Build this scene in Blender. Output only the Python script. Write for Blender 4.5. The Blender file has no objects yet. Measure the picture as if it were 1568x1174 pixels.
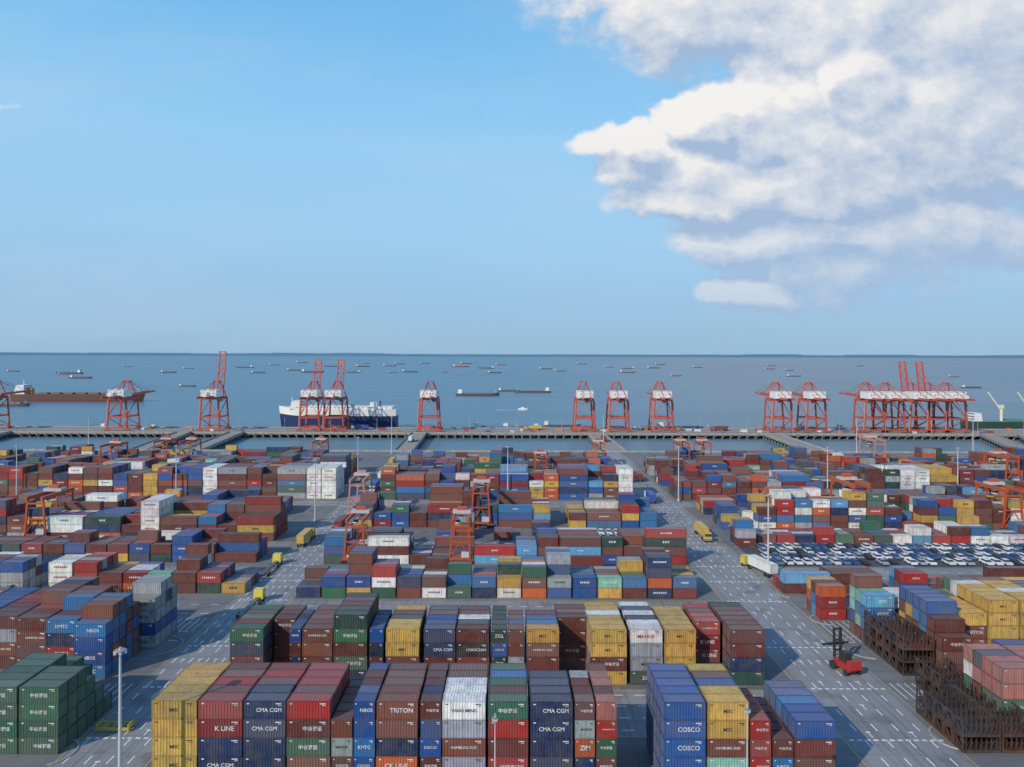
import bpy, math, random
import numpy as np
from mathutils import Vector
R=random.Random(23)
scene=bpy.context.scene
H=62.0

# ------------------------------------------------------------------ node helpers
def new_mat(name):
    m=bpy.data.materials.new(name); m.use_nodes=True
    nt=m.node_tree; b=nt.nodes['Principled BSDF']
    return m,nt,b
def N(nt,t,**kw):
    n=nt.nodes.new(t)
    for k,v in kw.items(): setattr(n,k,v)
    return n
def math_(nt,op,a,b=None,c=None,clamp=False):
    n=N(nt,'ShaderNodeMath',operation=op); n.use_clamp=clamp
    for i,v in enumerate((a,b,c)):
        if v is None: continue
        if isinstance(v,(int,float)): n.inputs[i].default_value=v
        else: nt.links.new(v,n.inputs[i])
    return n.outputs[0]
def vmath(nt,op,a,b=None):
    n=N(nt,'ShaderNodeVectorMath',operation=op)
    for i,v in enumerate((a,b)):
        if v is None: continue
        if isinstance(v,(tuple,list)): n.inputs[i].default_value=v
        else: nt.links.new(v,n.inputs[i])
    return n
def mixc(nt,f,a,b,blend='MIX'):
    n=N(nt,'ShaderNodeMix',data_type='RGBA',blend_type=blend)
    for i,v in ((0,f),(6,a),(7,b)):
        if isinstance(v,(int,float)): n.inputs[i].default_value=v
        elif isinstance(v,(tuple,list)): n.inputs[i].default_value=tuple(v)+((1,) if len(v)==3 else ())
        else: nt.links.new(v,n.inputs[i])
    return n.outputs[2]
def maprange(nt,v,a,b,c,d,smooth=False):
    n=N(nt,'ShaderNodeMapRange'); n.clamp=True
    if smooth: n.interpolation_type='SMOOTHSTEP'
    nt.links.new(v,n.inputs[0])
    for i,x in enumerate((a,b,c,d)): n.inputs[i+1].default_value=x
    return n.outputs[0]
def noise(nt,vec,scale,detail=4,rough=.5,color=False):
    n=N(nt,'ShaderNodeTexNoise'); n.inputs['Scale'].default_value=scale
    n.inputs['Detail'].default_value=detail; n.inputs['Roughness'].default_value=rough
    nt.links.new(vec,n.inputs['Vector'])
    return n.outputs[1 if color else 0]

def attr_mat(name,rough=.5,dirt=.3,dirtcol=(.16,.13,.11),streak=True,metal=0.0):
    m,nt,b=new_mat(name)
    a=N(nt,'ShaderNodeAttribute',attribute_name='col')
    pos=N(nt,'ShaderNodeNewGeometry').outputs['Position']
    n1=noise(nt,pos,.45,4,.65)
    f=maprange(nt,n1,.42,.72,0,dirt)
    c=mixc(nt,f,a.outputs['Color'],dirtcol)
    if streak:
        s=vmath(nt,'MULTIPLY',pos,(2.2,2.2,.22)).outputs[0]
        n2=noise(nt,s,1.0,3,.6)
        f2=maprange(nt,n2,.48,.75,0,dirt*1.3)
        c=mixc(nt,f2,c,(.11,.07,.05))
    nt.links.new(c,b.inputs['Base Color'])
    b.inputs['Roughness'].default_value=rough
    b.inputs['Metallic'].default_value=metal
    return m
M_CONT=attr_mat('container_paint',.55,.42)
M_PAINT=attr_mat('painted_steel',.45,.15)
M_SHIP=attr_mat('ship_paint',.5,.08,streak=False)
M_CONC=attr_mat('pier_concrete',.85,.5,(.14,.12,.1))

# ground
def ground_mat(name,base,dark,light,lines=True,stretch=False):
    m,nt,b=new_mat(name)
    pos=N(nt,'ShaderNodeNewGeometry').outputs['Position']
    n1=noise(nt,pos,.035,6,.6)
    c=mixc(nt,maprange(nt,n1,.35,.65,0,1),dark,light)
    n2=noise(nt,pos,.6,5,.7)
    c=mixc(nt,maprange(nt,n2,.35,.7,0,.45),c,base)
    st=vmath(nt,'MULTIPLY',pos,(1.1,.03,1) if stretch else (.05,.7,1)).outputs[0]
    n3=noise(nt,st,1.0,4,.6)
    c=mixc(nt,maprange(nt,n3,.5,.7,0,.5),c,(.09,.09,.09))
    n4=noise(nt,pos,.16,3,.5)
    c=mixc(nt,maprange(nt,n4,.58,.68,0,.4),c,(.09,.09,.09))
    if lines:
        br=N(nt,'ShaderNodeTexBrick'); br.offset=0
        nt.links.new(pos,br.inputs['Vector'])
        br.inputs['Scale'].default_value=.2; br.inputs['Mortar Size'].default_value=.012
        br.inputs['Brick Width'].default_value=1; br.inputs['Row Height'].default_value=1
        br.inputs['Color1'].default_value=(1,1,1,1); br.inputs['Color2'].default_value=(.9,.9,.9,1)
        br.inputs['Mortar'].default_value=(.6,.6,.6,1)
        c=mixc(nt,.8,c,br.outputs[0],'MULTIPLY')
    nt.links.new(c,b.inputs['Base Color']); b.inputs['Roughness'].default_value=.8
    return m
M_GROUND=ground_mat('yard_concrete',(.19,.193,.197),(.145,.148,.152),(.23,.233,.237))
M_ROAD=ground_mat('road_concrete',(.27,.275,.28),(.22,.224,.23),(.32,.325,.33),stretch=True)
M_ASPH=ground_mat('parking_asphalt',(.07,.072,.075),(.055,.057,.06),(.09,.09,.092),lines=False)
m,nt,b=new_mat('marking_paint'); M_MARK=m
pos=N(nt,'ShaderNodeNewGeometry').outputs['Position']
nn=noise(nt,pos,1.3,5,.7)
nt.links.new(mixc(nt,maprange(nt,nn,.45,.7,0,.6),(.82,.82,.82),(.4,.4,.4)),b.inputs['Base Color']); b.inputs['Roughness'].default_value=.7
m,nt,b=new_mat('yellow_marking'); M_YMARK=m
b.inputs['Base Color'].default_value=(.5,.37,.13,1)
# sea
m,nt,b=new_mat('sea_water'); M_SEA=m
pos=N(nt,'ShaderNodeNewGeometry').outputs['Position']
big=noise(nt,vmath(nt,'MULTIPLY',pos,(.0011,.0006,1)).outputs[0],1,5,.6)
streak=noise(nt,vmath(nt,'MULTIPLY',pos,(.002,.012,1)).outputs[0],1,5,.6)
c=mixc(nt,maprange(nt,big,.35,.65,0,1),(.085,.18,.245),(.12,.22,.28))
c=mixc(nt,maprange(nt,streak,.42,.65,0,.45),c,(.18,.27,.32))
nt.links.new(c,b.inputs['Base Color'])
b.inputs['Roughness'].default_value=.35; b.inputs['IOR'].default_value=1.33
bp=N(nt,'ShaderNodeBump'); bp.inputs['Strength'].default_value=.9; bp.inputs['Distance'].default_value=1.2
w=noise(nt,vmath(nt,'MULTIPLY',pos,(.09,.16,1)).outputs[0],1,6,.65)
nt.links.new(w,bp.inputs['Height']); nt.links.new(bp.outputs[0],b.inputs['Normal'])
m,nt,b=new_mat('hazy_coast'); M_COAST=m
b.inputs['Base Color'].default_value=(.085,.2,.3,1); b.inputs['Roughness'].default_value=1  # blue of the distance haze put into the coast's base colour

# ------------------------------------------------------------------ geometry builder
BV=np.array([[-.5,-.5,-.5],[.5,-.5,-.5],[.5,.5,-.5],[-.5,.5,-.5],[-.5,-.5,.5],[.5,-.5,.5],[.5,.5,.5],[-.5,.5,.5]])
BF=np.array([[0,3,2,1],[4,5,6,7],[0,1,5,4],[1,2,6,5],[2,3,7,6],[3,0,4,7]])
class Geo:
    def __init__(s): s.V=[];s.L=[];s.S=[];s.C=[];s.n=0
    def add(s,V,F,C):
        V=np.asarray(V,float);F=np.asarray(F)
        s.V.append(V);s.L.append((F+s.n).ravel());s.S.append(np.full(len(F),F.shape[1]))
        C=np.asarray(C,float)
        if C.ndim==1: C=np.tile(C,(len(F),1))
        s.C.append(C);s.n+=len(V)
    def poly(s,V,F,c):  # mixed faces
        s.V.append(np.asarray(V,float))
        for f in F:
            s.L.append(np.asarray(f)+s.n);s.S.append(np.array([len(f)]));s.C.append(np.array([c],float))
        s.n+=len(V)
    def box(s,c,d,col): s.add(BV*np.array(d)+np.array(c),BF,col)
    def tbox(s,c,d,col,tx=1,ty=1):  # tapered top
        V=BV.copy(); V[4:,0]*=tx; V[4:,1]*=ty
        s.add(V*np.array(d)+np.array(c),BF,col)
    def beam(s,p,q,w,h,col):
        p=Vector(p);q=Vector(q);d=q-p;l=d.length;d.normalize()
        up=Vector((0,0,1)) if abs(d.z)<.95 else Vector((0,1,0))
        a=d.cross(up).normalized();b_=a.cross(d).normalized()
        m=(p+q)/2
        A=np.array([list(a*w),list(d*l),list(b_*h)])
        s.add(BV@A+np.array(m),BF,col)
    def cyl(s,p,q,r,col,n=10,r2=None):
        p=Vector(p);q=Vector(q);d=(q-p).normalized();r2=r if r2 is None else r2
        up=Vector((0,0,1)) if abs(d.z)<.9 else Vector((1,0,0))
        a=d.cross(up).normalized();b_=d.cross(a).normalized()
        V=[];
        for k in range(n):
            t=2*math.pi*k/n;V.append(p+(a*math.cos(t)+b_*math.sin(t))*r)
        for k in range(n):
            t=2*math.pi*k/n;V.append(q+(a*math.cos(t)+b_*math.sin(t))*r2)
        F=[(k,(k+1)%n,n+(k+1)%n,n+k) for k in range(n)]
        s.add([list(v) for v in V],F,col)
        s.n-=2*n
        s.L.append(np.array(list(range(n))[::-1])+s.n);s.S.append(np.array([n]));s.C.append(np.array([col],float))
        s.L.append(np.array(range(n,2*n))+s.n);s.S.append(np.array([n]));s.C.append(np.array([col],float))
        s.n+=2*n
    def mesh(s,name,mat):
        V=np.concatenate(s.V);L=np.concatenate(s.L);S=np.concatenate(s.S);C=np.concatenate(s.C)
        me=bpy.data.meshes.new(name)
        me.vertices.add(len(V));me.vertices.foreach_set('co',V.astype(np.float32).ravel())
        me.loops.add(len(L));me.loops.foreach_set('vertex_index',L.astype(np.int32))
        me.polygons.add(len(S))
        st=np.concatenate([[0],np.cumsum(S)[:-1]])
        me.polygons.foreach_set('loop_start',st.astype(np.int32))
        try: me.polygons.foreach_set('loop_total',S.astype(np.int32))
        except Exception: pass
        at=me.attributes.new('col','FLOAT_COLOR','FACE')
        CC=np.ones((len(S),4),np.float32);CC[:,:3]=C[:,:3]
        at.data.foreach_set('color',CC.ravel())
        me.materials.append(mat);me.update(calc_edges=True);me.validate()
        me.shade_flat()
        return me
    def obj(s,name,mat,loc=(0,0,0)):
        return place(name,s.mesh(name,mat),loc)
def place(name,me,loc,rz=0,sc=1):
    o=bpy.data.objects.new(name,me);o.location=loc;o.rotation_euler[2]=rz
    o.scale=(sc,)*3 if isinstance(sc,(int,float)) else sc
    scene.collection.objects.link(o);return o

# ------------------------------------------------------------------ containers
CL,CW,CH=6.06,2.44,2.59
def tmpl(hi):
    g=Geo()
    kinds=[]
    def add(fn,k):
        n0=sum(len(x) for x in g.S);fn();kinds.extend([k]*(sum(len(x) for x in g.S)-n0))
    if hi:
        x=-CL/2+.16;e=CL/2-.16
        per=(e-x)/14
        pts=[]
        for k in range(14):
            b0=x+k*per
            pts+= [(b0,0),(b0+per*.33,0),(b0+per*.5,1),(b0+per*.83,1)]
        pts.append((e,0))
        n=len(pts)
        for sgn in (-1,1):
            V=[];
            for (px,o) in pts:
                y=sgn*(CW/2-.02-o*.06)
                V+= [(px,y,.16),(px,y,CH-.12)]
            F=[(2*i,2*i+2,2*i+3,2*i+1) if sgn<0 else (2*i,2*i+1,2*i+3,2*i+2) for i in range(n-1)]
            add(lambda V=V,F=F:g.add(V,F,(1,1,1)),0)
        V=[]
        for (px,o) in pts: V+=[(px,-CW/2+.1,CH-.03-o*.04),(px,CW/2-.1,CH-.03-o*.04)]
        F=[(2*i,2*i+2,2*i+3,2*i+1) for i in range(n-1)]
        add(lambda:g.add(V,F,(1,1,1)),1)
        add(lambda:g.box((0,0,CH/2),(CL-.12,CW-.26,CH-.2),(1,1,1)),0)
        for sx in(-1,1):
            for yy in(-.85,-.3,.3,.85):
                add(lambda:g.box((sx*(CL/2-.03),yy,CH/2),(.05,.06,CH-.3),(1,1,1)),3)
    else:
        def body():
            g.box((0,0,CH/2),(CL-.06,CW-.08,CH-.06),(1,1,1))
        add(body,0); kinds[1]=1
    for sx in (-1,1):
        for sy in (-1,1):
            add(lambda:g.box((sx*(CL/2-.08),sy*(CW/2-.08),CH/2),(.16,.16,CH),(1,1,1)),2)
    for sy in(-1,1):
        add(lambda:g.box((0,sy*(CW/2-.05),CH-.06),(CL-.32,.1,.115),(1,1,1)),2)
        add(lambda:g.box((0,sy*(CW/2-.05),.08),(CL-.32,.1,.155),(1,1,1)),2)
    for sx in(-1,1):
        add(lambda:g.box((sx*(CL/2-.05),0,CH-.065),(.1,CW-.32,.12),(1,1,1)),2)
    V=np.concatenate(g.V)
    F=np.concatenate(g.L).reshape(-1,4)
    return V,F,np.array(kinds)
T_HI=tmpl(True);T_LO=tmpl(False)
PAL={'mar':(.135,.032,.026),'brn':(.20,.062,.04),'red':(.40,.024,.022),'dred':(.22,.018,.02),'blu':(.012,.085,.31),'nav':(.012,.034,.105),
'mbl':(.02,.16,.38),'lbl':(.11,.34,.58),'grn':(.03,.13,.075),'dgn':(.014,.06,.05),'yel':(.58,.35,.075),'gry':(.34,.36,.38),
'wht':(.80,.785,.74),'org':(.56,.11,.03),'mnt':(.22,.47,.38),'pnk':(.75,.03,.22),'blk':(.04,.035,.035),'sal':(.42,.15,.12)}
WT=[('mar',30),('brn',15),('red',8),('dred',9),('blu',14),('nav',11),('mbl',5),('lbl',2),('grn',4),('dgn',5),('yel',4),('gry',5),('wht',4),('org',3),('mnt',1)]
keys=[k for k,_ in WT];ws0=[w for _,w in WT]
ws1=[14,10,9,4,13,8,6,3,5,3,11,4,12,3,2]
ws=ws0
LAB={'yel':['MSC','MSC',None],'blu':['NBOS','COSCO',None],'nav':['CMA CGM',None,None,None],'mbl':['NBOS',None,'KMTC'],'mar':['中谷海运',None,None,None],'brn':['HAMBURG SUD',None,'TRITON',None,None],
'red':['中谷海运','HAMBURG SUD',None],'dred':['K LINE',None,'中谷海运'],'grn':['中谷海运'],'dgn':['ZGL',None],'gry':['MAERSK',None],'wht':['YANG MING','MAERSK'],
'org':['CK LINE','ZIM'],'mnt':['CHINA SHIPPING'],'lbl':['SITC'],'pnk':['ONE'],'blk':['UNIOCEAN'],'sal':[None]}
_txt={}
def text_mesh(s):
    if s in _txt:return _txt[s]
    cu=bpy.data.curves.new('t','FONT');cu.body=s;cu.align_x='CENTER';cu.align_y='CENTER';cu.size=1;cu.resolution_u=2;cu.offset=.014
    o=bpy.data.objects.new('t',cu);scene.collection.objects.link(o)
    dg=bpy.context.evaluated_depsgraph_get();me=o.evaluated_get(dg).to_mesh()
    V=np.array([v.co[:] for v in me.vertices]) if len(me.vertices) else np.zeros((0,3));F=[tuple(p.vertices) for p in me.polygons]
    o.evaluated_get(dg).to_mesh_clear()
    bpy.data.objects.remove(o);bpy.data.curves.remove(cu)
    if len(V):
        w=V[:,0].max()-V[:,0].min();h=V[:,1].max()-V[:,1].min()
        V=V-np.array([(V[:,0].max()+V[:,0].min())/2,(V[:,1].max()+V[:,1].min())/2,0])
    else: w=h=1
    _txt[s]=(V,F,w,h);return _txt[s]
def jit(c,a=.16):
    k=1+R.uniform(-a,a*1.4);return tuple(min(.9,max(.005,x*k*(1+R.uniform(-.07,.07)))) for x in c)
def add_container(g,key,cx,cy,cz,hi,front,sx=1,far=False,top=True):
    V,F,K=T_HI if hi else T_LO
    base=np.array(jit(PAL[key]))
    if R.random()<.3 and key not in('wht','gry','yel'):   # sun-faded paint
        f_=R.uniform(.08,.22);base=base*(1-f_)+np.array((.30,.27,.26))*f_
    dust=np.array((.34,.30,.27))*R.uniform(.8,1.2);fd=R.uniform(.1,.38)
    rc=base*(1-fd)+dust*fd
    if key=='yel': rc=base*.8+np.array((.6,.48,.26))*.2
    fc=base*.7
    C=np.zeros((len(F),3));C[K==0]=base;C[K==1]=rc if top else base;C[K==2]=fc;C[K==3]=np.array((.35,.35,.35))*.5+base*.3
    g.add(V*np.array((sx,1,1))+np.array((cx,cy,cz)),F,C)
    if front:
        tc=(.78,.78,.78)
        if key in('wht',): tc=R.choice([(.5,.03,.03),(.05,.1,.2)])
        if key=='gry': tc=(.04,.08,.12)
        if key=='yel': tc=(.06,.05,.04)
        lab=R.choice(LAB[key])
        y=cy-CW/2-.006
        if hi:
          if lab:
            TV,TF,w,h=text_mesh(lab)
            if len(TV):
                hh=.66 if lab!='MSC' else .5
                s_=min(hh/h*1.0,(CL*sx*.6)/w)
                ox=R.choice([0,0,CL*sx*.1]) if key!='yel' else 0
                P=np.stack([TV[:,0]*s_+cx+ox,np.full(len(TV),y),TV[:,1]*s_+cz+CH*.5],1)
                g.poly(P,TF,tc)
          for (dx,dz,ww,hh2) in ((.33,.84,.14,.07),(.36,.75,.08,.04),(-.4,.84,.06,.08)):
                X=cx+dx*CL*sx;Z=cz+dz*CH;w2=ww*CL*sx/2;h2=hh2
                g.add([(X-w2,y,Z-h2),(X+w2,y,Z-h2),(X+w2,y,Z+h2),(X-w2,y,Z+h2)],[(0,1,2,3)],tc)
        elif lab and R.random()<.6:
            nl=min(7,len(lab) if lab!='中谷海运' else 4);p=.5 if nl>3 else .7
            for k in range(nl):
                X=cx+(k-(nl-1)/2)*p;Z=cz+CH*.55;w2=p*.32;h2=.22 if nl>3 else .3
                g.add([(X-w2,y,Z-h2),(X+w2,y,Z-h2),(X+w2,y,Z+h2),(X-w2,y,Z+h2)],[(0,1,2,3)],tc)
nstack=0
def stack(xc,d0,rows,levels,cols=None,hi=False,sx=1,rowlv=None):
    """one bay: rows deep (in y), levels high. cols = list bottom..top for the front row"""
    global nstack
    g=Geo();dom=R.choices(keys,ws)[0];dom2=R.choices(keys,ws)[0]
    for r in range(rows):
        lv=levels if rowlv is None else rowlv[r]
        for l in range(lv):
            if cols is not None and (r==0 or R.random()<.62): key=cols[min(l,len(cols)-1)]
            else:
                q=R.random();key=dom if q<.36 else dom2 if q<.52 else R.choices(keys,ws)[0]
            if cols is not None and len(set(cols))==1: key=cols[0]
            add_container(g,key,R.uniform(-.06,.06),CW/2+r*(CW+.06)+R.uniform(-.03,.03),l*2.6+.01,hi,r==0,sx,top=(l>=lv-2))
    if g.n: g.obj('container_stack',M_CONT,(xc,d0,.02)); nstack+=1
def band(x0,x1,d0,rows,lo,hi_,gap=.05,force=(),near=False,bright=False):
    global ws
    ws=ws1 if bright else ws0
    x=x0
    base=R.randint(lo,hi_)
    while x+6.1<=x1+.01:
        L=6.06
        if not bright and x+12.3<=x1 and R.random()<.2: L=12.19
        xc=x+L/2+.02
        f=[q for q in force if q[0]<=xc<=q[1]]
        if R.random()<.38: base=R.randint(lo,hi_)
        if f:
            L=6.06;xc=x+3.05
            stack(xc,d0,rows,f[0][3],[f[0][2]]*5,near,rowlv=[f[0][3]]*(rows-1)+[f[0][3]-1])
        elif R.random()>gap:
            rl=[max(1,min(5,base+R.choice([-1,-1,0,0,0,1]))) for _ in range(rows)]
            for i in range(1,rows):
                if R.random()<.62: rl[i]=rl[i-1]
            stack(xc,d0,rows,base,None,near,L/CL,rowlv=rl)
        x+=L+.3
    ws=ws0
# front row A (front face at y=100)
A=[(234,303,5,['yel','yel','yel','yel','yel']),(305,372,5,['red','nav','nav','dred','red']),(374,438,5,['brn','nav','nav','nav','nav']),
(441,507,5,['mar','brn','grn','mar','red']),(509,541,4,['grn','mar','gry','brn']),(543,575,5,['blu','blu','mbl','blu','blu']),
(578,641,5,['org','org','nav','brn','brn']),(645,677,5,['mar','mar','blu','blu','mar']),(679,745,5,['org','gry','brn','gry','wht']),
(749,810,5,['grn','red','mar','red','grn']),(814,879,5,['nav','nav','nav','nav','nav']),(882,912,5,['brn','nav','org','gry','mar']),
(915,946,5,['grn','mar','grn','red','sal']),(1018,1082,5,['blu','blu','blu','blu','blu']),(1085,1148,5,['mar','mnt','brn','yel','yel']),
(1151,1182,4,['red','red','red','red']),(1185,1216,3,['mar','mbl','mar']),(1219,1282,4,['blu','mar','mar','blu'])]
for a,b_,lv,c in A:
    xa=(a-778)/10.88;xb=(b_-778)/10.88;s_=(xb-xa)/CL
    rl=[lv]*5
    if R.random()<.3: rl[-1]-=1
    stack((xa+xb)/2,100,5,lv,c,True,s_,rl)
# second row B (front face at y=133)
B=[(353,404,4,['grn','mar','nav','grn'],5),(445,462,4,['dred','nav','mar','blu'],4),(464,510,4,['mar','mar','brn','brn'],5),(512,563,5,['nav','grn','mar','grn','dgn'],5),
(567,588,4,['mbl','mar','nav','blu'],4),(592,643,4,['yel','mar','yel','yel'],5),(650,698,4,['mar','mar','nav','nav'],5),
(700,750,4,['brn','dred','blk','mar'],5),(754,777,4,['dgn','dgn','blu','dgn'],5),(779,803,4,['mar','gry','brn','brn'],4),
(807,857,4,['mar','mar','brn','yel'],4),(905,961,4,['yel','mar','yel','yel'],6),(967,1016,4,['dgn','gry','gry','wht'],6),(1019,1067,4,['dgn','yel','yel','yel'],5),
(1119,1172,4,['dgn','nav','mar','mar'],6)]
for a,b_,lv,c,rows in B:
    xa=(a-778)/8.18;xb=(b_-778)/8.18;s_=(xb-xa)/CL
    stack((xa+xb)/2,133,rows,lv,c,True,s_,[lv]*rows)
stack(-43.2,138,3,4,['dred','mar','mar','mar'],True,.7,[4]*3)
stack(12.7,139,3,4,['mar','mar','mar','mar','mar'],True,1,[4]*3)
stack(38.6,137,4,4,['dgn','dred','dred','red'],True,.8,[4]*4)
# centre field
band(-53.5,54,180,4,2,3,.02,bright=True)
band(-54,54,209,5,2,4,.04)
band(-54,-30,236,3,1,2,.3); band(-30,20,236,3,1,2,.25)
band(-54,54,253,6,3,4,.03)
W='wht'
band(-54,55.5,302,6,4,4,.03,force=[(47,53,W,5)])
band(-54,54,334,6,3,4,.03)
band(-54,54,362,6,2,3,.03)
band(-54,54,388,5,2,3,.04)
# left field
stack(-72.2,109.5,6,3,['grn','grn','grn','grn'],True,1,[4,4,4,3,2,1])
stack(-78.6,109.5,8,3,['grn','grn','grn','grn'],True,1,[4,4,4,4,4,3,3,2])
for xc,c,rl,d in ((-79.4,['mbl','blu','blu','mbl','mbl'],[4,5,5,5,4],135),(-76.9,['gry','blu','gry','gry','gry'],[4,5,5,4],149),(-85.9,['mnt','red','nav','mbl'],[4,4,5,5,5,4],137),
    (-92.4,['brn','mar','brn','mar','brn'],[4,4,4,5,5,5,5],138),(-98.9,['mar','brn','gry','mar','yel'],[4,4,4,4,4,4,4],139),(-105.3,['mar','blu'],[4]*6,141),(-111.7,['mar','yel'],[4]*6,141)):
    stack(xc,d,len(rl),5,c,True,1,rl)
band(-150,-67.5,183,4,2,3,.03,force=[(-116,-110,W,3)],bright=True)
band(-169,-71,210,4,2,3,.05)
band(-184,-72,234,6,3,4,.04,force=[(-124,-112,W,5),(-81,-73,W,5)])
band(-205,-80,270,5,2,3,.08)
band(-225,-72,302,6,4,5,.04,force=[(-131,-121,W,5),(-83,-75,W,5)])
band(-260,-72,334,6,3,4,.04,force=[(-82,-74,'mnt',4)])
band(-275,-74,362,6,2,3,.05)
band(-290,-90,388,5,2,3,.08)
# right field
for xc,c,rl,d in ((86.2,['mar','mar','mar','mbl','blu'],[3,4,5,5,5,5],136),(92.8,['mar','brn','brn','yel'],[4,4,4,4,4,4],142),(99.2,['mar','yel','yel','yel','yel'],[5]*6,142),(105.6,['yel','mar','yel','yel'],[5]*6,142),
    (79.8,['mar','blu','mbl','lbl'],[4,4,5],152),(84.5,['grn','grn','sal'],[4,4,4,4],117),(90.9,['grn','mar','sal','sal'],[4,4,4,4],119)):
    stack(xc,d,len(rl),5,c,True,1,rl)
band(73,135,166,3,2,3,.04)
band(71.5,155,184,3,2,2,.04)
band(74,80.5,229,3,3,3,0)
band(82,195,233,4,1,2,.04,bright=True)
band(76,200,251,5,2,4,.04,bright=True)
band(76,215,274,5,2,3,.08)
band(72,238,302,6,3,5,.04,force=[(171,183,W,5),(224,232,'mar',5)])
band(72,262,334,6,3,4,.04)
band(72,278,362,6,2,3,.05)
band(76,300,388,5,2,3,.08)

# flat rack stacks
def rack_stack(x0,nx,y0,ny,lv):
    g=Geo()
    for i in range(nx):
        for j in range(ny):
            for l in range(lv):
                c=jit((.045,.03,.028) if R.random()<.85 else (.09,.035,.025),.3)
                cx=3.03+i*6.3;cy=1.2+j*2.55;z=l*2.45
                g.box((cx,cy,z+.25),(6,2.4,.4),c)
                for sx in(-1,1):
                    for sy in(-1,1): g.box((cx+sx*2.9,cy+sy*1.1,z+1.45),(.22,.22,1.98),c)
                    g.box((cx+sx*2.9,cy,z+2.36),(.2,1.96,.15),c)
                    g.beam((cx+sx*2.9,cy-.95,z+.5),(cx+sx*2.9,cy+.95,z+2.2),.1,.1,c)
                for k in range(7):
                    for sy in(-1,1): g.box((cx-2.4+k*.8,cy+sy*1.12,z+1.35+R.uniform(-.1,.1)),(.14,.1,1.75),c)
    g.obj('flat_rack_stack',M_CONT,(x0,y0,.02))
rack_stack(76.3,1,137,6,3);rack_stack(70.8,2,110.5,5,2);rack_stack(77,1,124,4,2);rack_stack(-140,8,167,3,2)

# ------------------------------------------------------------------ ground, roads, markings
def sheet(name,x0,x1,y0,y1,z,mat):
    me=bpy.data.meshes.new(name);me.from_pydata([(x0,y0,z),(x1,y0,z),(x1,y1,z),(x0,y1,z)],[],[(0,1,2,3)]);me.materials.append(mat)
    return place(name,me,(0,0,0))
sheet('ground',-1500,1500,-1200,448,0,M_GROUND)
sheet('sea',-60000,60000,-3000,70000,-4,M_SEA)
sheet('road',-68,-54.5,60,448,.006,M_ROAD);sheet('road',54.5,70.5,60,448,.006,M_ROAD)
for y0,y1 in ((115,131),(150,178),(193,207),(226,234),(286,299)):
    sheet('road',-54.4,54.4,y0,y1,.005,M_ROAD)
    sheet('road',70.6,300,y0+2,y1-1,.005,M_ROAD) if y0>150 and y0!=226 else None
    sheet('road',-300,-68.1,y0+2,y1-1,.005,M_ROAD) if y0>150 else None
sheet('parking_lot',74,185,207.5,230.5,.009,M_ASPH)
g=Geo();gy=Geo()
def mk(g,xa,xb,ya,yb): g.add([(xa,ya,.014),(xb,ya,.014),(xb,yb,.014),(xa,yb,.014)],[(0,1,2,3)],(1,1,1))
for xs in ((-67,-63.7,-60.4,-57.2),(57.5,61,64.5,68)):
    for i,x in enumerate(xs):
        y=62
        while y<446:
            if R.random()<.93: mk(g,x-.11,x+.11,y,y+2.2)
            y+=5
for xs in ((-65.4,-62,-58.8),(59.2,62.7,66.3)):
    for x in xs:
        y=70
        while y<440:
            if R.random()<.55:
                mk(g,x-.09,x+.09,y,y+1.5); mk(g,x-.4,x+.4,y+1.5,y+1.8)
            y+=9
for yy in (114,131.5,150,178,193.5,207,227,250.5,287,299):
    for (xa,xb) in((-67.5,-55),(55,70)):
        x=xa
        while x<xb: mk(g,x,x+.8,yy,yy+.4);x+=1.3
for yy in (117,121,125,129,152,157,162,168,174,196,201,228,232,289,294):
    x=-53
    while x<53:
        if R.random()<.85: mk(g,x,x+2,yy-.12,yy+.12)
        x+=4
    if yy>150:
        x=73
        while x<260:
            mk(g,x,x+2,yy+.9,yy+1.1);mk(g,-x,-x+2,yy+.9,yy+1.1);x+=5
for xa,xb,ya,yb in ((-80,-70,126,133),(72,84,153,165),(-90,-70,158,166),(72,82,128,134)):
    x=xa
    while x<xb: mk(g,x,x+.17,ya,yb);x+=1.4
for x in (-68.4,-54.2,54.2,70.9): mk(gy,x-.1,x+.1,62,446)
for yy in (115,131,178.6,193,207.6,250,299.6): mk(gy,-54,54,yy-.09,yy+.09)
g.obj('road_marking',M_MARK);gy.obj('road_marking',M_YMARK)
# rounded kerb islands at block corners
def kerb(x,y,r,a0,a1,tail):
    g=Geo();c=(.42,.42,.41);pts=[(x+r*math.cos(math.radians(a)),y+r*math.sin(math.radians(a))) for a in np.linspace(a0,a1,12)]
    pts=[(pts[0][0]+tail[0],pts[0][1]+tail[1])]+pts
    for p,q in zip(pts[:-1],pts[1:]): g.beam((p[0],p[1],.08),(q[0],q[1],.08),.3,.16,c)
    g.obj('kerb',M_CONC)
kerb(-50.5,100,3.5,270,150,(12,0));kerb(76,150,5.5,120,260,(10,4));kerb(-74,150,5,60,-80,(-8,4));kerb(73,115,4,100,250,(6,2));kerb(74,166,3,100,250,(6,2))
kerb(-69,183,3,80,-80,(-5,0));kerb(50.5,100,3.5,-90,30,(-10,0));kerb(73,184,3,100,250,(5,0));kerb(-71,110,4,60,-60,(-4,0))

# seawall
g=Geo();cc=(.27,.26,.24)
g.add([(-1500,448,0),(1500,448,0),(1500,455,-5),(-1500,455,-5)],[(0,1,2,3)],cc)
g.box((0,447.2,.55),(900,.4,1.1),(.4,.4,.39))
for k in range(500):
    x=R.uniform(-330,360);t=R.random();r=R.uniform(.5,1.3)
    g.tbox((x,449+t*5.5,-.4-t*3.6),(r*1.5,r,r),jit((.2,.19,.17),.3),.6,.6)
g.obj('seawall',M_CONC)

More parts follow.
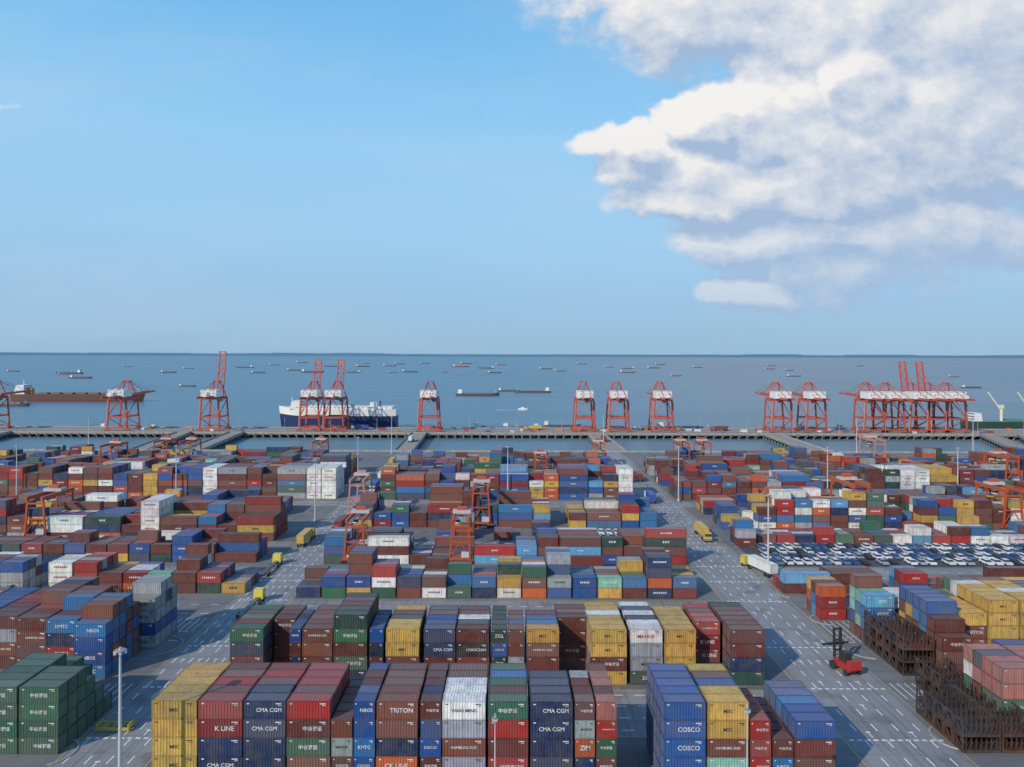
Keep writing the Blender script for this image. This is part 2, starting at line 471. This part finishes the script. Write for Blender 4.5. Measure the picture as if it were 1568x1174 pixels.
# ------------------------------------------------------------------ pier & trestles
DK=(.36,.335,.30)
g=Geo();g.box((40,571,-.7),(1160,38,1.4),DK)
for x in np.arange(-535,615,6.5):
    for y in (554,563,579,588): g.cyl((x,y,-5.5),(x,y,-1.4),.55,(.3,.28,.26),6)
    g.box((x,551.7,-1.5),(1.6,.5,1.6),(.22,.2,.19))
for y in (552.3,589.6): g.box((40,y,.3),(1158,.35,.6),(.42,.40,.36))
for y in (561,582): g.box((40,y,.08),(1158,.3,.14),(.12,.1,.09))
g.obj('pier',M_CONC)
def trestle(xa,xb,w=11):
    g=Geo();ya,yb=448,552
    g.add([(xa-w/2,ya,-1.1),(xa+w/2,ya,-1.1),(xb+w/2,yb,-1.1),(xb-w/2,yb,-1.1),(xa-w/2,ya,-.02),(xa+w/2,ya,-.02),(xb+w/2,yb,-.02),(xb-w/2,yb,-.02)],BF,DK)
    for k in range(15):
        t=(k+.5)/15;x=xa+(xb-xa)*t;y=ya+(yb-ya)*t
        for s_ in(-1,1): g.cyl((x+s_*w*.36,y,-5.5),(x+s_*w*.36,y,-1.1),.5,(.28,.26,.24),6)
        g.box((x,y,-1.4),(w*.95,1.1,.6),(.3,.28,.26))
    for s_ in(-1,1): g.beam((xa+s_*(w/2-.2),ya,.5),(xb+s_*(w/2-.2),yb,.5),.25,1.0,(.45,.43,.4))
    g.obj('trestle_bridge',M_CONC)
for xa,xb in((-66,-69),(69,68),(199,204),(-200,-211),(-234,-252),(330,372),(-366,-392),(344,402)): trestle(xa,xb,12)

# ------------------------------------------------------------------ quay cranes
CR=(.50,.085,.05);WH=(.82,.81,.78);DG=(.1,.1,.11)
def sts(up,top=56,red=CR):
    g=Geo()
    for sx in(-1,1):
        for y in(-9,9):
            g.beam((sx*8,y,1.8),(sx*6.6,y,26),1.1,1.1,red)
            for k in(-1.6,0,1.6): g.cyl((sx*8+k-.3,y,.5),(sx*8+k+.3,y,.5),.5,DG,8)
            g.box((sx*8,y,1.3),(4.6,1,1),red)
        g.beam((sx*7.4,-9,11),(sx*7.4,9,11),.8,1.1,red)
        g.beam((sx*6.7,-9,25),(sx*6.7,9,25),1.0,1.3,red)
        g.beam((sx*7.3,-9,12),(sx*6.7,9,24.5),.5,.5,red)
        g.beam((sx*7.8,9,3),(sx*7.3,-9,10.5),.45,.45,red)
        g.beam((sx*6.4,9,25.5),(sx*2.2,6,39),.75,.75,red)
        g.beam((sx*6.2,-7,25.5),(sx*2.2,5,39),.5,.5,red)
        g.beam((sx*2.2,5.5,39),(sx*3,-24,28.6),.3,.3,red)
        g.beam((sx*3,-26,27.2),(sx*3,11,27.2),.8,1.6,red)
    for y in(-9,9):
        g.beam((-7.4,y,11),(7.4,y,11),.8,1.2,red);g.beam((-6.6,y,25.6),(6.6,y,25.6),1.0,1.4,red)
        g.beam((-8,y,2.4),(8,y,2.4),.8,1,red)
    g.beam((-7.3,-9,12),(0,-9,24.6),.35,.35,red);g.beam((7.3,-9,12),(0,-9,24.6),.35,.35,red)
    g.beam((-2.6,5.5,39),(2.6,5.5,39),1,1,red);g.beam((-4.3,7.5,32.5),(4.3,7.5,32.5),.6,.7,red)
    g.box((0,-5,29.6),(12.5,13,5.4),WH);g.box((0,-5,32.5),(12.9,13.4,.3),(.7,.7,.68))
    for k in(-3.6,-1.2,1.2,3.6): g.box((k,-11.52,29.9),(1.2,.06,1.3),(.35,.37,.4))
    g.box((0,-17,29),(5,6,2.4),WH)
    g.box((3.2,4,23.6),(2.6,3.4,2.6),WH);g.box((3.2,4,23.8),(2.7,3.5,1),(.05,.07,.09))
    g.beam((-8.5,-9,2),(-7.4,-9,24),.7,.7,(.5,.35,.3))
    for k in range(6): g.beam((7.9,-9.9,3+k*3.6),(7.4,-9.9+(1.6 if k%2 else -1.2),6.6+k*3.6),.25,.5,red)
    if up:
        p0=Vector((0,11,28));p1=Vector((0,17,top))
        for sx in(-1,1):
            g.beam((sx*2.7,p0.y,p0.z),(sx*2.4,p1.y,p1.z),.8,1.2,red)
        n=int((top-28)/3.2)
        for k in range(n+1):
            p=p0.lerp(p1,k/n);g.beam((-2.6,p.y,p.z),(2.6,p.y,p.z),.4,.5,red)
            if k<n:
                q=p0.lerp(p1,(k+1)/n);s_=1 if k%2 else -1
                g.beam((-2.6*s_,p.y,p.z),(2.6*s_,q.y,q.z),.3,.3,red)
        g.beam((-2.9,p1.y,p1.z-2),(2.9,p1.y,p1.z-2),1.4,1.6,(.6,.2,.15))
        for sx in(-1,1): g.beam((sx*2.2,5.5,39),(sx*2.5,14.3,46),.25,.25,red)
    else:
        for sx in(-1,1):
            g.beam((sx*2.7,11,27.6),(sx*2.4,46,28.6),.7,1.3,red)
            g.beam((sx*2.2,5.5,39),(sx*2.5,28,28.6),.2,.2,red);g.beam((sx*2.2,5.5,39),(sx*2.5,43,29.2),.2,.2,red)
        for k in range(8): g.beam((-2.6,13+k*4.5,28),(2.6,13+k*4.5,28),.4,.5,red)
    return g.mesh('quay_crane',M_PAINT)
S_dn=sts(False);S_up=sts(True,56);S_up2=sts(True,63)
for x,me in((-415,S_dn),(-309,S_dn),(-236,S_up2),(-157,S_up),(-138,S_up),(-63,S_dn),(61,S_dn),(88,S_dn),(123,S_dn),(217,S_dn),(244,S_dn),(290,S_dn),(306,S_dn),(326,S_up),(340,S_up),(355,S_dn)):
    place('quay_crane',me,(x,571,.02))

# ------------------------------------------------------------------ yard gantry cranes
def rtg(col):
    g=Geo()
    for sy in(-1,1):
        for sx in(-1,1):
            g.beam((sx*4.2,sy*11.5,2),(sx*3.2,sy*11.5,17),.7,.8,col)
            for k in(-.8,.8): g.cyl((sx*4.2+k,sy*11.5-.35,.75),(sx*4.2+k,sy*11.5+.35,.75),.75,(.03,.03,.03),10)
            g.box((sx*4.2,sy*11.5,1.7),(3,.6,.5),col)
        g.box((0,sy*11.5,2.3),(8.6,.8,1),col);g.beam((-3.4,sy*11.5,15.4),(3.4,sy*11.5,15.4),.6,.7,col)
        g.beam((-4.1,sy*11.5,3),(0,sy*11.5,9),.3,.3,col);g.beam((4.1,sy*11.5,3),(0,sy*11.5,9),.3,.3,col)
        g.beam((-3.7,sy*11.5,9),(3.7,sy*11.5,9),.45,.5,col)
    for sx in(-1,1):
        g.box((sx*3.2,0,17.6),(.9,25.5,1.4),col);g.box((sx*4.1,0,18.7),(.08,25,.08),(.6,.5,.2))
    g.box((0,3,18.9),(7.6,4.2,1.2),(.5,.5,.5));g.box((0,3.4,20.1),(4,2.6,1.3),col)
    g.box((-1.6,-.2,15.6),(2,2,2.2),WH);g.box((-1.6,-.25,15.5),(2.05,2.05,1),(.04,.06,.08))
    g.box((2.2,-11.5,3.9),(3.2,1.6,2.2),(.55,.55,.55))
    for a in(-2,2): 
        for b_ in(2,4): g.beam((a,b_,18.4),(a,b_,13),.06,.06,(.05,.05,.05))
    g.box((0,3,12.8),(6,2.2,.5),(.6,.4,.05))
    return g.mesh('gantry_crane',M_PAINT)
G_o=rtg((.50,.085,.025));G_p=rtg((.55,.25,.21))
for x,y,me,s in((-57,276,G_p,.78),(-45,216,G_o,.72),(-14,216,G_o,.72),(-9.6,260,G_o,.8),(15.6,342,G_o,.75),(-155,241,G_o,.8),(126,262,G_o,.85),(178,258,G_o,.8),(108,394,G_o,.75),(96,394,G_o,.75),(203,396,G_p,.85),(50,394,G_o,.72),(-104,394,G_o,.75),(-205,370,G_o,.8),(-190,394,G_o,.75),(-176,394,G_o,.75),(236,340,G_o,.8)):
    place('gantry_crane',me,(x,y,.02),0,(s,s*.85,s))

# ------------------------------------------------------------------ vehicles
def truck(col,load):
    g=Geo();K=(.03,.03,.03)
    g.tbox((0,5.6,1.9),(2.4,2.2,2.4),col,.94,.82);g.box((0,5.75,2.45),(2.28,2.0,.75),(.03,.05,.07));g.box((0,6.75,.9),(2.4,.3,.6),(.2,.2,.2))
    g.box((0,-1,1.1),(1,13,.35),(.12,.12,.13))
    for y in(5.6,2.6,-4.6,-6):
        for sx in(-1,1): g.cyl((sx*.85,y,.5),(sx*1.25,y,.5),.5,K,10)
    if load is not None:
        V,F,Kd=T_LO;C=np.tile(np.array(load),(len(F),1));C[Kd==2]*=.75
        g.add(V[:,[1,0,2]]*np.array((-1,1.7,1))+np.array((0,-2.1,1.35)),F,C)
    return g.mesh('yard_truck',M_PAINT)
TR=[truck((.6,.4,.08),(.6,.4,.1)),truck((.5,.04,.03),(.2,.05,.04)),truck((.75,.75,.73),(.03,.1,.35)),truck((.7,.6,.1),None),truck((.6,.5,.1),(.72,.72,.7))]
for x,y,k,r in((-66,233,0,0),(-58.5,248,1,3.14),(-67.5,203,3,0),(66,240,0,3.14),(71.5,203,4,.3),(60,300,2,0),(-60,320,2,3.14),(64,350,1,0),(-64,395,0,0),(20,203,1,1.57),(-20,290,2,1.57),(68,505,1,0),(-68,500,4,0),(-120,575,2,1.57),(20,575,0,1.57),(170,573,1,1.57),(-62,352,4,0),(58,372,0,3.14),(-110,231,4,1.57),(-62,172,3,0)):
    place('yard_truck',TR[k],(x,y,.02),r)
def car(col):
    g=Geo();P=[(-2.2,.35),(-2.25,.8),(-1.3,.95),(1.75,.95),(2.2,.75),(2.2,.35)]
    n=len(P);V=[(-.88,p[0],p[1]) for p in P]+[(.88,p[0],p[1]) for p in P]
    g.poly(V,[tuple(range(n)),tuple(range(2*n-1,n-1,-1))]+[(i,i+n,(i+1)%n+n,(i+1)%n) for i in range(n)],col)
    g.tbox((0,.15,1.18),(1.62,2.9,.5),(.03,.045,.06),.82,.62);g.box((0,.15,1.45),(1.36,1.8,.05),col)
    for y in(-1.4,1.35):
        for sx in(-1,1): g.cyl((sx*.7,y,.32),(sx*.92,y,.32),.32,(.02,.02,.02),8)
    return g.mesh('parked_car',M_PAINT)
CARS=[car(c) for c in((.82,.83,.84),(.7,.72,.75),(.35,.4,.48),(.03,.09,.28),(.03,.03,.035),(.1,.2,.36))]
for row in range(4):
    x=77.5+row*1.2
    while x<182:
        if R.random()<.93: place('parked_car',R.choices(CARS,[6,3,2,3,2,3])[0],(x,210.5+row*5.6,.02),R.choice([0,math.pi]))
        x+=2.8
for row in range(2):
    x=24
    while x<40: place('parked_car',CARS[R.choice([0,0,1])],(x,239+row*6,.02),0);x+=2.7
# empty-container handler on the right road
g=Geo();K=(.03,.03,.032);rd=(.42,.03,.025)
g.box((0,-.2,1.5),(2.8,4.6,1.1),rd);g.tbox((0,-2.3,2.2),(2.7,1.4,1.5),rd,.9,.7)
g.tbox((0,.2,2.9),(1.7,1.9,1.7),K,.85,.8)
for sx in(-1,1):
    g.cyl((sx*1.3,1.7,.8),(sx*2.0,1.7,.8),.8,K,12);g.cyl((sx*1.2,-1.7,.6),(sx*1.6,-1.7,.6),.6,K,12)
    g.beam((sx*.75,2.5,.4),(sx*.75,2.7,7.6),.3,.45,K);g.beam((sx*.5,2.6,2),(sx*.5,2.75,6.6),.15,.2,K)
    g.box((sx*2.3,3.3,4.2),(1.2,.3,.35),K)
for z in(1.2,3.2,5.2,7.4): g.box((0,2.6,z),(1.6,.3,.3),K)
g.box((0,3.3,4.2),(3.6,.4,.5),K)
o=g.obj('container_handler',M_PAINT,(66.3,139,.02));o.rotation_euler[2]=.2
# spreader frames lying on the ground
for x,y,c in((-64.5,117,(.5,.38,.05)),(83,236,(.5,.2,.05))):
    g=Geo()
    for sy in(-1,1): g.box((0,sy*1,.5),(5.6,.3,.4),c)
    for k in range(5): g.box((-2.6+k*1.3,0,.5),(.25,1.7,.3),c)
    for sx in(-1,1):
        g.box((sx*2.6,0,1.0),(.2,2,.4),c)
    g.obj('lifting_spreader',M_PAINT,(x,y,.02))

# light masts
def mast(rb,rt,hr):
    g=Geo();c=(.55,.56,.57)
    g.cyl((0,0,0),(0,0,23),rb,c,10,rt);g.cyl((0,0,22.5),(0,0,22.65),hr,(.35,.35,.36),12);g.cyl((0,0,0),(0,0,.8),.6,(.5,.5,.48),10)
    for k in range(6):
        a=k*math.pi/3;g.box((hr*math.cos(a),hr*math.sin(a),22.35),(.32,.32,.25),(.5,.5,.5))
    return g.mesh('light_mast',M_PAINT)
LM=mast(.3,.14,.7);LT=mast(.13,.06,.18)
for x,y in((-51.2,94),(73,199),(72,299.5),(-207,299.5),(-262,444),(215,438),(-72,440),(-71,262),(135,300),(60,446),(-160,199),(290,443),(-70,332),(0,300.5),(190,300),(-140,300)): place('light_mast',LM,(x,y,.02))
for x,y in((-1.3,77),(26.7,79)): place('light_mast',LT,(x,y,.02))
# small street lamps on pier
g=Geo();g.cyl((0,0,0),(0,0,11),.16,(.5,.5,.5),6,.09);g.box((0,.8,11),(.3,1.8,.15),(.5,.5,.5))
SL=g.mesh('street_lamp',M_PAINT)
for x in range(-390,560,36): place('street_lamp',SL,(x,553.5,.02))
# storage boxes along pier
g=Geo()
for k in range(60):
    x=R.uniform(-400,560);g.tbox((x,R.uniform(556,586),.9),(R.uniform(2,6),2.4,1.8),jit(R.choice([(.4,.05,.04),(.6,.6,.58),(.1,.15,.3),(.5,.2,.05)])),.95,.95)
g.obj('pier_equipment',M_PAINT)

# ------------------------------------------------------------------ ships
def hull(g,L,B,z0,layers,sheer=0,deck=(.25,.12,.1),n=22):
    zs=[z0]+[l[0] for l in layers];cols=[l[1] for l in layers];S=[]
    for i in range(n):
        t=i/(n-1);f=1.0
        if t<.1:f=.78+.22*(t/.1)
        if t>.78:f=max(.02,1-((t-.78)/.22)**2)
        S.append((t,f))
    V=[]
    zt=zs[-1]
    for (t,f) in S:
        for z in zs:
            k=(z-z0)/(zt-z0);ff=f*(.88+.12*k) if t<.9 else f
            x=(t-.5)*L+(k*L*.025*max(0,(t-.7)/.3))
            zz=z+sheer*k*max(0,(t-.8)/.2)**1.3
            V+=[(x,-B/2*ff,zz),(x,B/2*ff,zz)]
    m_=len(zs)*2
    for j in range(len(zs)-1):
        F=[]
        for i in range(n-1):
            a=i*m_+j*2;b_=a+m_
            F+=[(a,b_,b_+2,a+2),(a+1,a+3,b_+3,b_+1)]
        F+=[(j*2,j*2+2,j*2+3,j*2+1)]
        e=(n-1)*m_+j*2;F+=[(e,e+1,e+3,e+2)]
        g.add(V,F,cols[j])
    j=len(zs)-1
    g.add(V,[(i*m_+j*2,(i+1)*m_+j*2,(i+1)*m_+j*2+1,i*m_+j*2+1) for i in range(n-1)],deck)
def house(g,x,w,b,z,h,lv,col=WH):
    for k in range(lv):
        g.box((x,0,z+h*(k+.5)),(w*(1-.08*k),b*(1-.05*k),h-.12),col)
        g.box((x,0,z+h*(k+.6)),(w*(1-.08*k)+.1,b*(1-.05*k)*.9,h*.3),(.06,.08,.1))
        g.box((x,0,z+h*(k+1)-.06),(w*(1-.08*k)+.5,b*(1-.05*k)+.6,.11),col)
# car carrier (bow to the left, moored beyond pier)
g=Geo();NV=(.012,.035,.12)
hull(g,100,19,-1,[(1,(.2,.04,.04)),(12.2,NV),(18,WH)],2.2,(.7,.72,.72))
g.box((-3,0,19.1),(88,17,2.2),WH)
house(g,36,8,15,20.3,2.2,2)
for k in range(20): g.box((-42+k*4,8.56,19.2),(1.4,.1,.8),(.2,.22,.26))
g.box((-30,0,21.9),(6,7,3.4),(.7,.7,.68));g.box((-12,3,20.95),(3,3,1.5),(.1,.3,.15))
g.cyl((41,0,20),(41,0,28),.3,WH,6);g.cyl((20,0,20),(20,0,24),.5,(.6,.6,.6),6);g.cyl((-36,4,20),(-36,4,25),.7,(.1,.15,.3),8)
for k in range(6): g.cyl((-20+k*9,-5,20.2),(-20+k*9,-5,21.4),.8,(.55,.55,.55),8)
o=g.obj('car_carrier_ship',M_SHIP,(-146,616,-4));o.rotation_euler[2]=math.pi
# bulk carrier left
g=Geo();hull(g,172,26,-1,[(2,(.16,.05,.04)),(10,(.15,.07,.055))],2.5,(.2,.1,.08))
house(g,-74,14,20,10,3,4);g.box((-64,0,14),(5,6,7),(.6,.25,.05));g.cyl((-74,0,22),(-74,0,29),.4,WH,6)
for k in range(7): g.box((-44+k*17,0,11),(12,15,2),(.2,.1,.08));g.box((-36+k*17,0,11.3),(1.5,3,2.6),(.5,.48,.4))
g.cyl((80,0,11),(80,0,18),.3,WH,6)
g.obj('bulk_carrier_ship',M_SHIP,(-578,957,-4))
# general small tanker / barges
def coaster(hc,dk,hc2,load,L=70):
    g=Geo();hull(g,L,L*.17,-.6,[(1.0,hc2),(L*.058,hc)],L*.025,dk)
    house(g,-L*.4,L*.1,L*.13,L*.058,2.2,3);g.cyl((-L*.43,0,L*.1),(-L*.43,0,L*.17),.7,(.1,.1,.1),6)
    if load is not None:
        for k in range(5): g.tbox((-L*.24+k*L*.13,0,L*.058+1),(L*.12,L*.13,2),load,.75,.7)
    g.cyl((L*.42,0,L*.055),(L*.42,0,L*.13),.25,WH,6)
    g.box((0,L*.05,L*.058+.6),(L*.7,.3,.3),(.5,.3,.2))
    return g.mesh('cargo_ship',M_SHIP)
CS=[coaster((.07,.10,.14),(.2,.12,.11),(.22,.07,.06),(.2,.19,.18)),coaster((.06,.11,.18),(.14,.16,.18),(.18,.08,.08),None),coaster((.34,.08,.07),(.28,.12,.1),(.28,.05,.05),(.12,.15,.3)),coaster((.09,.11,.13),(.12,.14,.15),(.13,.09,.09),(.13,.14,.15))]
def sea(px,py,wpx,k,r=0):
    # surveyed positions on the water plane z=-4
    d=66*1088/(py-541);x=(px-778)/1088*d;L=wpx/1088*d
    place('cargo_ship',CS[k],(x,d,-4),r,L/70)
PI=math.pi
for a in((731,606,66,0,0),(816,601,55,1,PI),(779,599,34,3,0),(106,574,40,0,PI),(124,581,34,3,0),(96,575,16,2,0),(258,572,24,3,0),(288,566,16,1,0),(287,593,26,3,0),(375,564,26,1,PI),(395,572,22,3,0),(450,568,22,0,0),(462,556,18,1,0),(478,571,34,0,0),(510,562,26,1,PI),(555,562,22,3,0),(541,571,22,0,PI),(596,561,20,1,0),(627,570,24,3,0),(612,558,16,0,0),(600,571,14,1,0),(705,562,24,2,0),(713,557,18,0,0),(766,559,16,2,0),(745,564,24,1,PI),(757,571,22,3,0),(650,557,16,1,0),(835,565,20,3,0),(858,568,18,0,0),(932,562,14,2,0),(960,570,24,1,0),(962,564,18,0,PI),(1000,563,20,0,0),(1010,558,16,1,0),(1034,575,18,2,0),(1068,562,16,0,0),(1178,564,16,2,0),(1180,559,14,1,0),(1215,575,22,1,0),(1208,566,14,3,0),(1316,559,14,2,0),(1460,575,16,1,0),(1487,592,30,3,0),(20,571,20,3,0),(195,563,14,1,0),(10,624,70,3,0),(560,557,12,1,0),(890,557,16,1,0),(420,560,16,1,0),(680,570,12,3,0)):
    sea(*a)
# barges moored behind pier
for x,y,k,L in((-10,610,2,44),(14,612,0,40),(40,607,3,40),(48,640,1,34),(-330,606,0,36),(-290,606,2,30),(150,607,3,50),(175,607,2,30),(268,607,3,40),(300,608,2,40),(120,606,1,30)):
    place('cargo_ship',CS[k],(x,y,-4),0,L/70)
# geared ship on the right
g=Geo();hull(g,120,18,-1,[(2,(.15,.04,.03)),(8,(.03,.07,.06))],2,(.12,.2,.15))
house(g,-52,7,12,8,2.4,3);cr=(.72,.69,.52)
for x in(-28,-2,30):
    g.cyl((x,0,8),(x,0,20),1.3,cr,8);g.box((x,0,20.5),(3,3,3),cr)
    g.beam((x+1,0,15),(x-12,0,33),1.2,1.2,cr);g.box((x+12,0,8.8),(14,11,1.8),(.1,.22,.16))
o=g.obj('geared_cargo_ship',M_SHIP,(462,625,-4))
# speedboat with wake
g=Geo();hull(g,12,4,-.3,[(2,WH)],.8,WH,10);g.tbox((-1,0,2.6),(4,2.6,1.4),WH,.8,.8)
g.obj('motor_boat',M_SHIP,(18,830,-4))
g=Geo();g.add([(11,829,-3.97),(-14,824,-3.97),(-14,828,-3.97),(11,831,-3.97)],[(0,1,2,3)],(.6,.66,.7));g.add([(11,830.5,-3.96),(-14,833,-3.96),(-14,837,-3.96),(11,831.5,-3.96)],[(0,1,2,3)],(.5,.58,.62));g.obj('boat_wake',M_SHIP)

# ------------------------------------------------------------------ far coast
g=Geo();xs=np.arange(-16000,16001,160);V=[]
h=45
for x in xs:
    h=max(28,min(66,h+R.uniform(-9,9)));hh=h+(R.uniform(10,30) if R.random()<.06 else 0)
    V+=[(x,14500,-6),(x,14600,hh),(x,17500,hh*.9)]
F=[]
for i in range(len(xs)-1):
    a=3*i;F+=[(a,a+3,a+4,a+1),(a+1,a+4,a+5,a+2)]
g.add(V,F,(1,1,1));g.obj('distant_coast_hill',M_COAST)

# ------------------------------------------------------------------ world
SE,AZ=31,223
w=bpy.data.worlds.new('World');scene.world=w;w.use_nodes=True;nt=w.node_tree
try:
    w.cycles.sampling_method='MANUAL';w.cycles.sample_map_resolution=256
except Exception as ex: print(ex)
bg=nt.nodes['Background'];STR=.1;bg.inputs[1].default_value=STR
sky=N(nt,'ShaderNodeTexSky',sky_type='NISHITA');sky.sun_disc=False;sky.sun_elevation=math.radians(SE);sky.sun_rotation=math.radians(AZ)
tc=N(nt,'ShaderNodeTexCoord').outputs['Generated']
sp=N(nt,'ShaderNodeSeparateXYZ');nt.links.new(tc,sp.inputs[0])
ys=math_(nt,'MAXIMUM',sp.outputs[1],.08)
u=math_(nt,'DIVIDE',sp.outputs[0],ys);v=math_(nt,'DIVIDE',sp.outputs[2],ys)
cb=N(nt,'ShaderNodeCombineXYZ');nt.links.new(u,cb.inputs[0]);nt.links.new(v,cb.inputs[1]);P=cb.outputs[0]
# elevation ramp (clear air colour)
rp=N(nt,'ShaderNodeValToRGB');el=rp.color_ramp
def lin(c): return tuple(((x/255)/12.92 if x/255<.04045 else ((x/255+.055)/1.055)**2.4) for x in c)+(1,)
stops=[(0,(152,190,218)),(.06,(150,193,228)),(.16,(157,207,243)),(.28,(152,209,249)),(.42,(122,193,244)),(.7,(76,138,206)),(1,(54,106,178))]
while len(el.elements)<len(stops): el.elements.new(.5)
for e,(p_,c_) in zip(el.elements,stops): e.position=p_;e.color=lin(c_)
nt.links.new(sp.outputs[2],rp.inputs[0])
ramp=vmath(nt,'SCALE',rp.outputs[0]);ramp.inputs['Scale'].default_value=1/STR
base=mixc(nt,.9,sky.outputs[0],ramp.outputs[0])
# soft high haze streaks
hz=noise(nt,vmath(nt,'MULTIPLY',P,(1.2,5,1)).outputs[0],1.3,4,.55)
base=mixc(nt,maprange(nt,hz,.4,.75,0,.28,True),base,tuple(x/STR for x in lin((190,212,236))[:3]))
BL=[ # direction-plane blobs: cx,cy,rx,ry,w
(1110,10,270,85,.8),(1320,20,320,120,.9),(1530,60,240,170,1.0),(1110,170,90,50,1.2),(1210,190,140,85,1.2),(1310,130,100,90,1.3),(1430,190,220,130,1.1),
(1000,218,66,38,1.0),(920,214,60,26,.6),(1060,255,135,56,1.0),(1080,305,140,38,1.1),(1210,290,170,72,1.1),(1300,260,180,90,1.1),(1460,262,150,40,1.0),(1545,245,80,38,1.0),(1520,325,40,18,.7),
(1200,365,180,40,1.0),(1100,385,80,22,.8),(1140,447,80,30,1.05),(1250,410,150,50,.75),(1410,350,260,85,.75),(1500,150,170,100,1.0),(15,160,26,7,.35)]
grp=bpy.data.node_groups.new('CloudDensity','ShaderNodeTree')
grp.interface.new_socket('V',in_out='INPUT',socket_type='NodeSocketVector')
grp.interface.new_socket('D',in_out='OUTPUT',socket_type='NodeSocketFloat');grp.interface.new_socket('A',in_out='OUTPUT',socket_type='NodeSocketFloat')
gi=grp.nodes.new('NodeGroupInput');go=grp.nodes.new('NodeGroupOutput')
pv=vmath(grp,'MULTIPLY',gi.outputs[0],(1,1.25,1)).outputs[0]
wn=noise(grp,pv,6,4,.6,True)
wv=vmath(grp,'MULTIPLY',vmath(grp,'SUBTRACT',wn,(.5,.5,.5)).outputs[0],(.15,.11,0)).outputs[0]
Pw=vmath(grp,'ADD',gi.outputs[0],wv).outputs[0]
acc=None
for px,py,rx,ry,wt in BL:
    c_=((px-778)/1088,(541-py)/1088,0);iv=(1088/rx/1.3,1088/ry/1.3,0)
    d_=vmath(grp,'MULTIPLY',vmath(grp,'SUBTRACT',Pw,c_).outputs[0],iv)
    dt=vmath(grp,'DOT_PRODUCT',d_.outputs[0],d_.outputs[0]).outputs['Value']
    val=math_(grp,'MULTIPLY',math_(grp,'SUBTRACT',1,dt,clamp=True),wt)
    acc=val if acc is None else math_(grp,'SMOOTH_MAX',acc,val,.1)
acc=math_(grp,'SUBTRACT',acc,.025,clamp=True)
fb=noise(grp,pv,11,8,.61)
fb2=math_(grp,'MULTIPLY',math_(grp,'SUBTRACT',fb,.5),1.5)
fb2=math_(grp,'MULTIPLY',fb2,math_(grp,'MULTIPLY',acc,3,clamp=True))
grp.links.new(math_(grp,'ADD',acc,fb2),go.inputs[0]);grp.links.new(acc,go.inputs[1])
def dens(vec):
    n=N(nt,'ShaderNodeGroup');n.node_tree=grp;nt.links.new(vec,n.inputs[0]);return n.outputs[0],n.outputs[1]
D0,A0=dens(P);D1,A1=dens(vmath(nt,'ADD',P,(-.016,.028,0)).outputs[0])
alpha=maprange(nt,D0,.03,.48,0,.96,True)
alpha=math_(nt,'MULTIPLY',alpha,maprange(nt,sp.outputs[1],.1,.3,0,1))
# thin grey-blue base for the low clouds
alpha=math_(nt,'MULTIPLY',alpha,maprange(nt,v,.03,.2,.55,1))
rel=math_(nt,'MULTIPLY',math_(nt,'SUBTRACT',D0,D1),1.25)
broad=math_(nt,'MULTIPLY',math_(nt,'SUBTRACT',A0,A1),.8)
lit=math_(nt,'ADD',math_(nt,'ADD',rel,broad),.48,clamp=True)
lowf=maprange(nt,v,.08,.32,.55,1)
grey=maprange(nt,u,.42,.72,1,.75,True)
shadow=tuple(x/STR for x in lin((164,186,216))[:3]);bright=tuple(x/STR for x in lin((247,243,239))[:3])
cc=mixc(nt,math_(nt,'MULTIPLY',math_(nt,'MULTIPLY',lit,lowf),grey),shadow,bright)
fin=mixc(nt,alpha,base,cc)
nt.links.new(fin,bg.inputs[0])
# sun
az=math.radians(AZ);e=math.radians(SE)
sv=Vector((math.sin(az)*math.cos(e),math.cos(az)*math.cos(e),math.sin(e)))
sl=bpy.data.lights.new('sun','SUN');sl.energy=3.3;sl.angle=math.radians(.6);sl.color=(1,.89,.74)
so=bpy.data.objects.new('sun',sl);so.rotation_euler=sv.to_track_quat('Z','Y').to_euler();scene.collection.objects.link(so)
# camera
cd=bpy.data.cameras.new('camera');cd.lens=24.98;cd.sensor_width=36;cd.shift_y=-.0293;cd.shift_x=.0038;cd.clip_end=120000;cd.clip_start=1
co=bpy.data.objects.new('camera',cd);co.location=(0,0,H);co.rotation_euler=(math.radians(90),math.radians(-.16),0)
scene.collection.objects.link(co);scene.camera=co
scene.view_settings.view_transform='Standard';scene.view_settings.look='None';scene.view_settings.exposure=0
print('stacks',nstack)
